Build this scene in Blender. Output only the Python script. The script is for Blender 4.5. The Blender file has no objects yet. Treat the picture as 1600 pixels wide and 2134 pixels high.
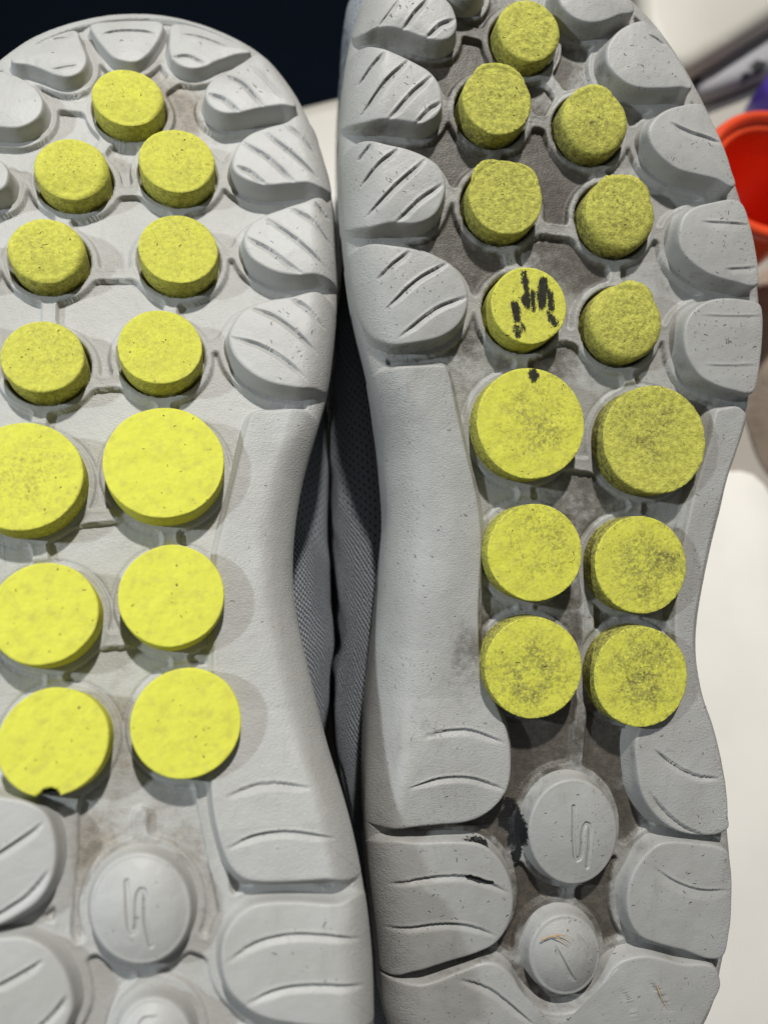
import bpy, bmesh, math, random
import numpy as np
from mathutils import Vector, Matrix, noise as mnoise

random.seed(7)
rng = np.random.default_rng(7)
scene = bpy.context.scene
COL = scene.collection

# ------------------------------------------------------------------ camera
IW, IH, FPX = 1600.0, 2134.0, 1602.0
def unit(v):
    v = np.array(v, float)
    return v / np.linalg.norm(v)
TABLE_N = unit((150.0, 353.0, 1602.0))           # the table's normal seen from the camera
zc = TABLE_N
yc = unit(np.array((0, 1, 0)) - zc * zc[1])
xc = np.cross(yc, zc)
R = np.array([xc, yc, zc])                       # camera axes -> world axes
CAM_Z = 0.262
CAM = np.array((0.0, 0.0, CAM_Z))
cam_d = bpy.data.cameras.new('camera')
cam_o = bpy.data.objects.new('camera', cam_d)
COL.objects.link(cam_o)
M = Matrix([[R[i][j] for j in range(3)] + [CAM[i]] for i in range(3)] + [[0, 0, 0, 1]])
cam_o.matrix_world = M
cam_d.sensor_fit = 'VERTICAL'
cam_d.sensor_height = 36.0
cam_d.sensor_width = 36.0
cam_d.lens = 36.0 * FPX / IH
cam_d.clip_start = 0.005
cam_d.clip_end = 50.0
cam_d.dof.use_dof = True
cam_d.dof.focus_distance = 0.162
cam_d.dof.aperture_fstop = 8.5
scene.camera = cam_o

# ------------------------------------------------------------------ world, lamps, exposure
w = bpy.data.worlds.new('World')
scene.world = w
w.use_nodes = True
bg = w.node_tree.nodes['Background']
bg.inputs[0].default_value = (0.90, 0.95, 1.0, 1)
bg.inputs[1].default_value = 0.13

def lamp(name, dir_cam, dist, size, power, color, target=(0.0, 0.0, -0.16)):
    d = bpy.data.lights.new(name, 'AREA')
    d.shape = 'DISK'
    d.size = size
    d.energy = power
    d.color = color
    o = bpy.data.objects.new(name, d)
    COL.objects.link(o)
    t = CAM + R @ np.array(target)
    p = t + R @ unit(dir_cam) * dist
    o.location = p
    o.rotation_euler = Vector(p - t).to_track_quat('Z', 'Y').to_euler()
    return o
lamp('ceiling_lamp_far', (0.16, 1.10, 0.84), 1.25, 0.06, 18.3, (1.0, 0.972, 0.925), target=(0.0, 0.02, -0.16))
lamp('ceiling_lamp_left', (-1.05, 0.36, 1.10), 0.55, 0.03, 1.9, (0.84, 0.93, 1.0), target=(-0.05, 0.0, -0.16))

scene.view_settings.view_transform = 'Standard'
scene.view_settings.look = 'None'
scene.view_settings.gamma = 1.0
scene.view_settings.exposure = 0.0
scene.render.engine = 'CYCLES'

# ------------------------------------------------------------------ helpers
def ray(px, py):
    return R @ np.array(((px - IW / 2) / FPX, -(py - IH / 2) / FPX, -1.0))
def on_z(px, py, z=0.0):
    d = ray(px, py)
    return CAM + d * ((z - CAM[2]) / d[2])

def sstep(a, b, x):
    t = np.clip((x - a) / (b - a), 0, 1)
    return t * t * (3 - 2 * t)

def resample(pts, n, closed=True, smooth=True):
    P = np.array(pts, float)
    if closed:
        A = np.vstack([P[-1], P, P[0], P[1]])
    else:
        A = np.vstack([2 * P[0] - P[1], P, 2 * P[-1] - P[-2]])
    out = []
    K = 24
    for i in range(1, len(A) - 2):
        p0, p1, p2, p3 = A[i - 1], A[i], A[i + 1], A[i + 2]
        # centripetal-like damping: keep tangents in scale with the segment
        L = np.linalg.norm(p2 - p1)
        m1 = (p2 - p0); m2 = (p3 - p1)
        m1 = m1 / max(np.linalg.norm(m1), 1e-12) * L
        m2 = m2 / max(np.linalg.norm(m2), 1e-12) * L
        t = np.linspace(0, 1, K, endpoint=False)[:, None]
        out.append((2*t**3-3*t**2+1)*p1 + (t**3-2*t**2+t)*m1 + (-2*t**3+3*t**2)*p2 + (t**3-t**2)*m2)
    C = np.vstack(out + ([P[:1]] if closed else [P[-1:]]))
    s = np.concatenate([[0], np.cumsum(np.linalg.norm(np.diff(C, axis=0), axis=1))])
    q = np.linspace(0, s[-1], n, endpoint=not closed)
    return np.column_stack([np.interp(q, s, C[:, k]) for k in range(C.shape[1])])

def ccw(P):
    a = np.sum(P[:, 0] * np.roll(P[:, 1], -1) - np.roll(P[:, 0], -1) * P[:, 1])
    return P if a > 0 else P[::-1].copy()

def normals2d(P):
    t = np.roll(P, -1, 0) - np.roll(P, 1, 0)
    t /= np.maximum(np.linalg.norm(t, axis=1), 1e-12)[:, None]
    n = np.column_stack([t[:, 1], -t[:, 0]])      # outward for ccw
    for _ in range(2):
        n = (np.roll(n, 1, 0) + 2 * n + np.roll(n, -1, 0)) / 4
    n /= np.maximum(np.linalg.norm(n, axis=1), 1e-12)[:, None]
    return n

def sdf_poly(Q, P, reach=0.006):
    """signed distance of points Q to polygon P (negative inside), only near it"""
    d = np.full(len(Q), 1.0)
    lo, hi = P.min(0) - reach, P.max(0) + reach
    idx = np.where((Q[:, 0] > lo[0]) & (Q[:, 0] < hi[0]) & (Q[:, 1] > lo[1]) & (Q[:, 1] < hi[1]))[0]
    for c in range(0, len(idx), 20000):
        ii = idx[c:c + 20000]
        q = Q[ii]
        best = np.full(len(q), 9.0)
        ins = np.zeros(len(q), bool)
        for a, b in zip(P, np.roll(P, -1, 0)):
            ab = b - a
            L = ab @ ab
            if L < 1e-16:
                continue
            t = np.clip(((q - a) @ ab) / L, 0, 1)
            e = q - a - t[:, None] * ab
            best = np.minimum(best, (e * e).sum(1))
            cr = ((a[1] > q[:, 1]) != (b[1] > q[:, 1]))
            if cr.any():
                xi = ab[0] * (q[:, 1] - a[1]) / (ab[1] if abs(ab[1]) > 1e-15 else 1e-15) + a[0]
                ins ^= cr & (q[:, 0] < xi)
        r = np.sqrt(best)
        d[ii] = np.where(ins, -r, r)
    return d

def seg_dist(Q, a, b):
    ab = b - a
    t = np.clip(((Q - a) @ ab) / (ab @ ab), 0, 1)
    return np.linalg.norm(Q - a - t[:, None] * ab, axis=1)

def path_info(Q, P):
    """unsigned distance, signed side (positive towards -v), arc parameter for polyline P"""
    best = np.full(len(Q), 9.0); side = np.zeros(len(Q)); arc = np.zeros(len(Q))
    L = np.linalg.norm(np.diff(P, axis=0), axis=1); S = np.concatenate([[0], np.cumsum(L)])
    for k in range(len(P) - 1):
        a, b = P[k], P[k + 1]
        ab = b - a
        t = np.clip(((Q - a) @ ab) / (ab @ ab), 0, 1)
        e = Q - a - t[:, None] * ab
        d = np.linalg.norm(e, axis=1)
        nn = np.array((-ab[1], ab[0])) / L[k]
        if nn[1] > 0: nn = -nn
        m = d < best
        best[m] = d[m]; side[m] = (e @ nn)[m]; arc[m] = ((S[k] + t * L[k]) / S[-1])[m]
    return best, side, arc

def vnoise(Q, scale, seed=0):
    """smooth value noise on 2-D points, -1..1"""
    q = Q * scale + seed * 17.31
    i = np.floor(q).astype(np.int64); f = q - i
    f = f * f * (3 - 2 * f)
    def h(x, y):
        n = (x * 374761393 + y * 668265263 + seed * 1442695041) & 0x7fffffff
        n = ((n ^ (n >> 13)) * 1274126177) & 0x7fffffff
        return ((n ^ (n >> 16)) & 0xffff) / 32767.5 - 1.0
    x, y = i[:, 0], i[:, 1]
    a = h(x, y) * (1 - f[:, 0]) + h(x + 1, y) * f[:, 0]
    b = h(x, y + 1) * (1 - f[:, 0]) + h(x + 1, y + 1) * f[:, 0]
    return a * (1 - f[:, 1]) + b * f[:, 1]

def fbm(Q, scale, seed=0, oct=3):
    s = 0; a = 1
    for k in range(oct):
        s = s + a * vnoise(Q, scale * 2 ** k, seed + k * 5); a *= 0.5
    return s / 1.75

def spine_centres(P, spine, iters):
    """for each outline point its partner on the spine; smoothed along the spine, never off it"""
    sp = resample(spine, 240, closed=False)
    d2 = ((P[:, None, :] - sp[None]) ** 2).sum(2)
    t = d2.argmin(1).astype(float)
    for _ in range(iters):
        t = (np.roll(t, 1) + t + np.roll(t, -1)) / 3
    i = np.arange(240)
    return np.column_stack([np.interp(t, i, sp[:, 0]), np.interp(t, i, sp[:, 1])])

def mesh_np(name, V, F, mat, parent=None, attrs=None, uv=None, smooth=True):
    V = np.asarray(V, np.float32); F = np.asarray(F, np.int32)
    me = bpy.data.meshes.new(name)
    k = F.shape[1]
    me.vertices.add(len(V)); me.vertices.foreach_set('co', V.ravel())
    me.loops.add(F.size); me.loops.foreach_set('vertex_index', F.ravel())
    me.polygons.add(len(F))
    me.polygons.foreach_set('loop_start', np.arange(0, F.size, k, dtype=np.int32))
    me.polygons.foreach_set('loop_total', np.full(len(F), k, np.int32))
    if smooth:
        me.polygons.foreach_set('use_smooth', np.ones(len(F), bool))
    for an, av in (attrs or {}).items():
        at = me.attributes.new(an, 'FLOAT', 'POINT')
        at.data.foreach_set('value', np.asarray(av, np.float32))
    if uv is not None:
        l = me.uv_layers.new(name='UVMap')
        l.data.foreach_set('uv', np.asarray(uv, np.float32)[F.ravel()].ravel())
    me.update(calc_edges=True)
    me.validate()
    if mat is not None:
        me.materials.append(mat)
    o = bpy.data.objects.new(name, me)
    COL.objects.link(o)
    if parent is not None:
        o.parent = parent
    return o

def ring_faces(nr, n, base=0, wrap=True):
    i = np.arange(nr - 1)[:, None]; j = np.arange(n if wrap else n - 1)[None, :]
    j2 = (j + 1) % n
    a = i * n + j; b = i * n + j2; c = (i + 1) * n + j2; d = (i + 1) * n + j
    return np.stack([a, b, c, d], -1).reshape(-1, 4) + base

def tag(o, label, cat, group=None):
    o['label'] = label; o['category'] = cat
    if group: o['group'] = group
    return o

# ------------------------------------------------------------------ materials
def mat_new(name):
    m = bpy.data.materials.new(name); m.use_nodes = True
    nt = m.node_tree
    return m, nt, nt.nodes['Principled BSDF']
class NB:
    def __init__(s, nt): s.nt = nt
    def n(s, t, **kw):
        x = s.nt.nodes.new(t)
        for k, v in kw.items(): setattr(x, k, v)
        return x
    def l(s, a, b): s.nt.links.new(a, b)
    def noise(s, co, scale, detail=3, rough=0.55, dist=0.0):
        x = s.n('ShaderNodeTexNoise'); x.inputs['Scale'].default_value = scale
        x.inputs['Detail'].default_value = detail; x.inputs['Roughness'].default_value = rough
        x.inputs['Distortion'].default_value = dist
        s.l(co, x.inputs['Vector']); return x.outputs['Fac']
    def ramp(s, f, a, b):
        x = s.n('ShaderNodeMapRange', interpolation_type='SMOOTHSTEP')
        x.inputs[1].default_value = a; x.inputs[2].default_value = b
        s.l(f, x.inputs[0]); return x.outputs[0]
    def math(s, op, a, b=None, clamp=False):
        x = s.n('ShaderNodeMath', operation=op, use_clamp=clamp)
        for i, v in enumerate((a, b)):
            if v is None: continue
            if isinstance(v, (int, float)): x.inputs[i].default_value = v
            else: s.l(v, x.inputs[i])
        return x.outputs[0]
    def mix(s, f, a, b):
        x = s.n('ShaderNodeMix', data_type='RGBA')
        if isinstance(f, (int, float)): x.inputs[0].default_value = f
        else: s.l(f, x.inputs[0])
        for i, v in ((6, a), (7, b)):
            if isinstance(v, tuple): x.inputs[i].default_value = v if len(v) == 4 else v + (1,)
            else: s.l(v, x.inputs[i])
        return x.outputs[2]
    def bump(s, h, dist, strength=1.0, prev=None):
        x = s.n('ShaderNodeBump'); x.inputs['Distance'].default_value = dist; x.inputs['Strength'].default_value = strength
        s.l(h, x.inputs['Height'])
        if prev is not None: s.l(prev, x.inputs['Normal'])
        return x.outputs['Normal']
    def attr(s, name, typ='GEOMETRY'):
        x = s.n('ShaderNodeAttribute', attribute_name=name, attribute_type=typ); return x.outputs['Fac']
    def mapped(s, co, sc, rot=(0, 0, 0)):
        x = s.n('ShaderNodeMapping'); x.inputs['Scale'].default_value = sc; x.inputs['Rotation'].default_value = rot
        s.l(co, x.inputs['Vector']); return x.outputs[0]

def make_foam(name, base, warm, dirt_col, speck=0.70):
    m, nt, p = mat_new(name); b = NB(nt)
    co = b.n('ShaderNodeTexCoord').outputs['Object']
    # slow tone variation, scuffs, specks; brown grime where the 'dirt' attribute says it collected
    tone = b.ramp(b.noise(co, 70, 4), 0.30, 0.70)
    col = b.mix(tone, base, warm)
    smear = b.noise(b.mapped(co, (260, 60, 120), (0, 0, 0.5)), 1.0, 4, 0.65)
    col = b.mix(b.math('MULTIPLY', b.ramp(smear, 0.56, 0.80), 0.22), col, dirt_col)
    d = b.attr('dirt')
    gn = b.noise(co, 520, 5, 0.7)
    gc = b.noise(co, 170, 3, 0.6)
    mixn = b.math('ADD', b.math('MULTIPLY', gn, 0.55), b.math('MULTIPLY', gc, 0.45))
    gm = b.ramp(b.math('ADD', mixn, b.math('MULTIPLY', b.math('SUBTRACT', d, 0.5), 0.52)), 0.38, 0.72)
    gm = b.math('MINIMUM', b.math('MULTIPLY', gm, b.math('ADD', b.math('MULTIPLY', d, 0.55), 0.38)), 0.90)
    dcol = b.mix(b.ramp(b.noise(co, 700, 4, 0.7), 0.38, 0.66), dirt_col, tuple(min(1, c * 1.9) for c in dirt_col))
    col = b.mix(gm, col, dcol)
    sp = b.noise(co, 1500, 2, 0.6)
    spm = b.ramp(sp, speck, speck + 0.04)
    clus = b.ramp(b.noise(co, 150, 2), 0.42, 0.62)
    spm = b.math('MULTIPLY', b.math('MULTIPLY', spm, clus), 0.75)
    col = b.mix(spm, col, (0.055, 0.045, 0.035))
    scr = b.noise(b.mapped(co, (420, 3800, 900), (0, 0, 0.6)), 1.0, 3, 0.6)
    col = b.mix(b.math('MULTIPLY', b.math('MULTIPLY', b.ramp(scr, 0.66, 0.74), b.ramp(b.noise(co, 110, 2), 0.48, 0.66)), 0.5), col, (0.075, 0.066, 0.055))
    st = b.attr('stain')
    sn = b.noise(co, 900, 4, 0.7)
    stm = b.math('MULTIPLY', b.ramp(b.math('ADD', st, b.math('MULTIPLY', b.math('SUBTRACT', sn, 0.5), 1.8)), 0.38, 0.60), b.ramp(st, 0.02, 0.2))
    col = b.mix(stm, col, (0.012, 0.012, 0.013))
    b.l(col, p.inputs['Base Color'])
    p.inputs['Roughness'].default_value = 0.48
    p.inputs['Specular IOR Level'].default_value = 0.42
    fine = b.noise(b.mapped(co, (1800, 2900, 2400)), 1.0, 3, 0.6)
    gr = b.attr('grain')
    grain_h = b.math('MULTIPLY', fine, b.math('ADD', b.math('MULTIPLY', gr, 0.9), 0.16))
    n1 = b.bump(grain_h, 0.00021, 1.0)
    n2 = b.bump(b.noise(co, 330, 3), 0.00018, 0.3, n1)
    b.l(n2, p.inputs['Normal'])
    return m

FOAM_L = make_foam('foam_clean', (0.392, 0.390, 0.374), (0.352, 0.347, 0.328), (0.15, 0.128, 0.10), 0.71)
FOAM_R = make_foam('foam_grimy_dim', (0.348, 0.344, 0.328), (0.306, 0.300, 0.282), (0.040, 0.032, 0.023), 0.655)  # grimy; base also darkened, standing in for weaker light on this shoe

def make_yellow():
    m, nt, p = mat_new('yellow_foam'); b = NB(nt)
    co = b.n('ShaderNodeTexCoord').outputs['Object']
    rnd = b.n('ShaderNodeObjectInfo').outputs['Random']
    off = b.n('ShaderNodeVectorMath', operation='ADD'); b.l(co, off.inputs[0])
    cmb = b.n('ShaderNodeCombineXYZ'); b.l(rnd, cmb.inputs[0]); b.l(rnd, cmb.inputs[1]); b.l(cmb.outputs[0], off.inputs[1])
    co2 = off.outputs[0]
    wear = b.attr('wear'); top = b.attr('topness')
    wn = b.noise(co2, 900, 5, 0.72)
    blot = b.noise(co2, 210, 3, 0.6)
    clean = b.mix(b.ramp(b.noise(co2, 430, 4, 0.65), 0.45, 0.72), (0.610, 0.605, 0.072), (0.520, 0.505, 0.078))
    fuzz = b.mix(b.ramp(wn, 0.35, 0.65), (0.37, 0.350, 0.075), (0.61, 0.59, 0.115))
    grime = b.mix(b.ramp(wn, 0.4, 0.62), (0.085, 0.075, 0.040), (0.30, 0.275, 0.075))
    wf = b.math('MULTIPLY', wear, b.ramp(b.math('ADD', blot, b.math('MULTIPLY', wear, 0.25)), 0.30, 0.60), clamp=True)
    col = b.mix(wf, clean, fuzz)
    gs = b.attr('soil')
    fine = b.noise(co2, 1700, 3, 0.7)
    gsm = b.ramp(b.math('ADD', fine, b.math('MULTIPLY', b.math('SUBTRACT', gs, 1.0), 0.22)), 0.31, 0.52)
    gsm = b.math('MULTIPLY', gsm, b.math('MULTIPLY', gs, 0.9), clamp=True)
    col = b.mix(gsm, col, grime)
    # pin-prick specks
    sp = b.ramp(b.noise(co2, 1150, 1, 0.5), 0.745, 0.78)
    col = b.mix(b.math('MULTIPLY', sp, 0.85), col, (0.045, 0.04, 0.025))
    st = b.attr('stain')
    sn = b.noise(b.mapped(co2, (1500, 420, 900)), 1.0, 4, 0.78)
    sf = b.noise(co2, 2600, 3, 0.8)
    sn = b.math('ADD', b.math('MULTIPLY', sn, 0.62), b.math('MULTIPLY', sf, 0.38))
    stm = b.math('MULTIPLY', b.math('MULTIPLY', b.ramp(b.math('ADD', st, b.math('MULTIPLY', b.math('SUBTRACT', sn, 0.5), 3.0)), 0.34, 0.72), b.ramp(st, 0.02, 0.25)), 0.98)
    col = b.mix(stm, col, (0.012, 0.012, 0.013))
    b.l(col, p.inputs['Base Color'])
    p.inputs['Roughness'].default_value = 0.78
    p.inputs['Specular IOR Level'].default_value = 0.22
    p.inputs['Subsurface Weight'].default_value = 0.0
    n1 = b.bump(b.noise(co2, 480, 2), 0.00045, 0.4)
    hw = b.math('MULTIPLY', b.noise(co2, 2300, 4, 0.75), b.math('ADD', wear, 0.12))
    n2 = b.bump(hw, 0.00042, 0.9, n1)
    b.l(n2, p.inputs['Normal'])
    return m
YELLOW = make_yellow()

def make_knit():
    m, nt, p = mat_new('knit'); b = NB(nt)
    uv = b.n('ShaderNodeTexCoord').outputs['UV']          # metres: x along the shoe, y down the side
    rot = b.mapped(uv, (1, 1, 1), (0, 0, 0.12))
    sep = b.n('ShaderNodeSeparateXYZ'); b.l(rot, sep.inputs[0])
    wob = b.math('MULTIPLY', b.math('SUBTRACT', b.noise(uv, 120, 2), 0.5), 0.0012)
    x = b.math('ADD', sep.outputs[0], wob); y = b.math('ADD', sep.outputs[1], wob)
    row = b.math('MULTIPLY', y, 1 / 0.00115)
    rf = b.math('FRACT', row)
    par = b.math('MODULO', b.math('FLOOR', row), 2.0)
    xs = b.math('ADD', b.math('MULTIPLY', x, 1 / 0.00150), b.math('MULTIPLY', par, 0.5))
    xf = b.math('FRACT', b.math('ADD', xs, b.math('MULTIPLY', rf, 0.28)))
    hx = b.math('SINE', b.math('MULTIPLY', xf, math.pi)); hy = b.math('SINE', b.math('MULTIPLY', rf, math.pi))
    h = b.math('MULTIPLY', b.math('POWER', b.math('ABSOLUTE', hx), 0.7), b.math('POWER', b.math('ABSOLUTE', hy), 0.8))
    spark = b.noise(uv, 1400, 2, 0.7)
    col = b.mix(b.ramp(h, 0.25, 0.95), (0.075, 0.083, 0.098), (0.46, 0.485, 0.515))
    col = b.mix(b.math('MULTIPLY', b.ramp(h, 0.72, 0.95), b.ramp(spark, 0.52, 0.70)), col, (0.52, 0.53, 0.54))
    # vent holes in the forefoot
    hole = b.attr('vent')
    s2 = b.n('ShaderNodeSeparateXYZ'); b.l(uv, s2.inputs[0])
    hr = b.math('MULTIPLY', s2.outputs[1], 1 / 0.0029); hp = b.math('MODULO', b.math('FLOOR', hr), 2.0)
    hxx = b.math('FRACT', b.math('ADD', b.math('MULTIPLY', s2.outputs[0], 1 / 0.0021), b.math('MULTIPLY', hp, 0.5)))
    dx = b.math('MULTIPLY', b.math('SUBTRACT', hxx, 0.5), 2.1); dy = b.math('MULTIPLY', b.math('SUBTRACT', b.math('FRACT', hr), 0.5), 2.9)
    dd = b.math('SQRT', b.math('ADD', b.math('MULTIPLY', dx, dx), b.math('MULTIPLY', dy, dy)))
    hm = b.math('MULTIPLY', b.math('SUBTRACT', 1.0, b.ramp(dd, 0.28, 0.5)), hole)
    plain = b.mix(b.ramp(h, 0.2, 0.95), (0.21, 0.227, 0.248), (0.29, 0.31, 0.335))
    col = b.mix(hole, col, plain)
    col = b.mix(hm, col, (0.004, 0.004, 0.005))
    b.l(col, p.inputs['Base Color'])
    p.inputs['Roughness'].default_value = 0.75
    p.inputs['Specular IOR Level'].default_value = 0.3
    hh = b.math('SUBTRACT', b.math('MULTIPLY', h, b.math('SUBTRACT', 1.0, b.math('MULTIPLY', hole, 0.6))), hm)
    b.l(b.bump(hh, 0.00045, 1.0), p.inputs['Normal'])
    return m
KNIT = make_knit()

def plain_mat(name, col, rough=0.5, spec=0.4, var=0.12, scale=60, bump=0.0, bscale=800):
    m, nt, p = mat_new(name); b = NB(nt)
    co = b.n('ShaderNodeTexCoord').outputs['Object']
    dark = tuple(c * (1 - var) for c in col)
    b.l(b.mix(b.ramp(b.noise(co, scale, 3), 0.35, 0.65), col, dark), p.inputs['Base Color'])
    p.inputs['Roughness'].default_value = rough; p.inputs['Specular IOR Level'].default_value = spec
    if bump:
        b.l(b.bump(b.noise(co, bscale, 3), bump, 0.6), p.inputs['Normal'])
    return m
TABLE_M = plain_mat('white_laminate', (0.40, 0.372, 0.325), 0.40, 0.5, 0.05, 12)  # white top toned down to its dimmer far part
FLOOR_M = plain_mat('navy_carpet', (0.0035, 0.0075, 0.0155), 0.9, 0.1, 0.3, 90, 0.002, 300)
PIPING_M = plain_mat('black_ribbed_tape', (0.018, 0.019, 0.02), 0.7, 0.3, 0.3, 1200, 0.0002, 2000)
LINT_M = plain_mat('dark_lint', (0.022, 0.019, 0.016), 0.8, 0.2, 0.3, 900)
RED_M = plain_mat('red_plastic', (0.80, 0.075, 0.018), 0.30, 0.5, 0.15, 40)
PURPLE_M = plain_mat('violet_plastic', (0.06, 0.03, 0.26), 0.4, 0.5, 0.2, 40)
BOX_M = plain_mat('offwhite_plastic', (0.50, 0.475, 0.415), 0.5, 0.4, 0.08, 30)
CLOTH_M = plain_mat('tan_cloth', (0.42, 0.345, 0.275), 0.85, 0.2, 0.25, 60, 0.001, 220)
STRAW_M = plain_mat('dry_straw', (0.52, 0.36, 0.20), 0.6, 0.3, 0.3, 600)
def paper_mat():
    m, nt, p = mat_new('grey_bag'); b = NB(nt)
    co = b.n('ShaderNodeTexCoord').outputs['Object']
    f = b.ramp(b.noise(co, 75, 2), 0.60, 0.66)
    b.l(b.mix(f, (0.33, 0.325, 0.335), (0.03, 0.03, 0.032)), p.inputs['Base Color'])
    p.inputs['Roughness'].default_value = 0.5
    return m
BAG_M = paper_mat()

# ------------------------------------------------------------------ floor and table
def prism(name, poly, z0, z1, mat, bevel=0.004, seg=4):
    bm = bmesh.new()
    lo = [bm.verts.new((x, y, z0)) for x, y in poly]; hi = [bm.verts.new((x, y, z1)) for x, y in poly]
    n = len(poly)
    bm.faces.new(lo[::-1]); bm.faces.new(hi)
    for i in range(n):
        bm.faces.new((lo[i], lo[(i + 1) % n], hi[(i + 1) % n], hi[i]))
    bmesh.ops.recalc_face_normals(bm, faces=bm.faces)
    ed = [e for e in bm.edges if max(v.co.z for v in e.verts) > (z0 + z1) / 2]
    bmesh.ops.bevel(bm, geom=ed, offset=bevel, segments=seg, profile=0.5, affect='EDGES')
    me = bpy.data.meshes.new(name); bm.to_mesh(me); bm.free()
    me.materials.append(mat)
    for p in me.polygons: p.use_smooth = True
    o = bpy.data.objects.new(name, me); COL.objects.link(o)
    return o

e0 = on_z(620, 205); e1 = on_z(714, 182)
ed = unit((e1 - e0)[:2]); en = np.array((-ed[1], ed[0]))
A = e0[:2]
tab = [A - ed * 0.75, A + ed * 0.75, A + ed * 0.75 - en * 0.8, A - ed * 0.75 - en * 0.8]
t = prism('white_table', [tuple(p) for p in tab][::-1], -0.035, 0.0, TABLE_M, 0.009, 6)
tag(t, 'white laminate table top with rounded edge under the two shoes', 'table')
fm = mesh_np('floor', [(-4, -4, -0.74), (4, -4, -0.74), (4, 4, -0.74), (-4, 4, -0.74)], [(0, 1, 2, 3)], FLOOR_M)
fm['kind'] = 'structure'

# ------------------------------------------------------------------ shoe frame: pixel -> sole coordinates
class Frame:
    WB = 0.085
    def __init__(s, vp, anchor, depth, spring_v, spring_k):
        s.n = R @ unit((-(vp[0] - IW / 2), (vp[1] - IH / 2), FPX))
        up = R @ np.array((0, 1.0, 0))
        s.ev = unit(up - s.n * (up @ s.n)); s.eu = np.cross(s.ev, s.n)
        d = ray(*anchor)
        s.O = CAM + d * depth
        s.v0, s.k = spring_v, spring_k
        s.L = np.array([s.eu, s.ev, s.n])
        s.cl = s.L @ (CAM - s.O)
    def spring(s, v):
        x = np.maximum(0, np.asarray(v) - s.v0)
        return -s.k * x * x
    def uv(s, px, py, wh=0.0):
        d = s.L @ ray(px, py)
        c = s.cl
        tgt = wh
        for _ in range(6):
            t = (tgt - c[2]) / d[2]
            v = c[1] + d[1] * t
            tgt = wh + float(s.spring(v))
        return np.array((c[0] + d[0] * t, v))
    def poly(s, pts, wh=0.0):
        return np.array([s.uv(x, y, wh) for x, y in pts])
    def v_of(s, py, px):
        return s.uv(px, py)[1]
    def empty(s, name):
        o = bpy.data.objects.new(name, None); COL.objects.link(o)
        p = s.O - s.n * s.WB
        o.matrix_world = Matrix([[s.eu[i], s.ev[i], s.n[i], p[i]] for i in range(3)] + [[0, 0, 0, 1]])
        o.empty_display_size = 0.02
        return o

MM = 0.001
LUG_OFF = np.array([-1.45, -0.95, -0.55, -0.28, -0.08, 0.02, 0.12, 0.28, 0.50, 0.80]) * MM
LUG_FRAC = np.array([None, 0.02, 0.22, 0.55, 0.84, 0.90, 0.95, 0.982, 0.996, 1.0], dtype=object)

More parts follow.
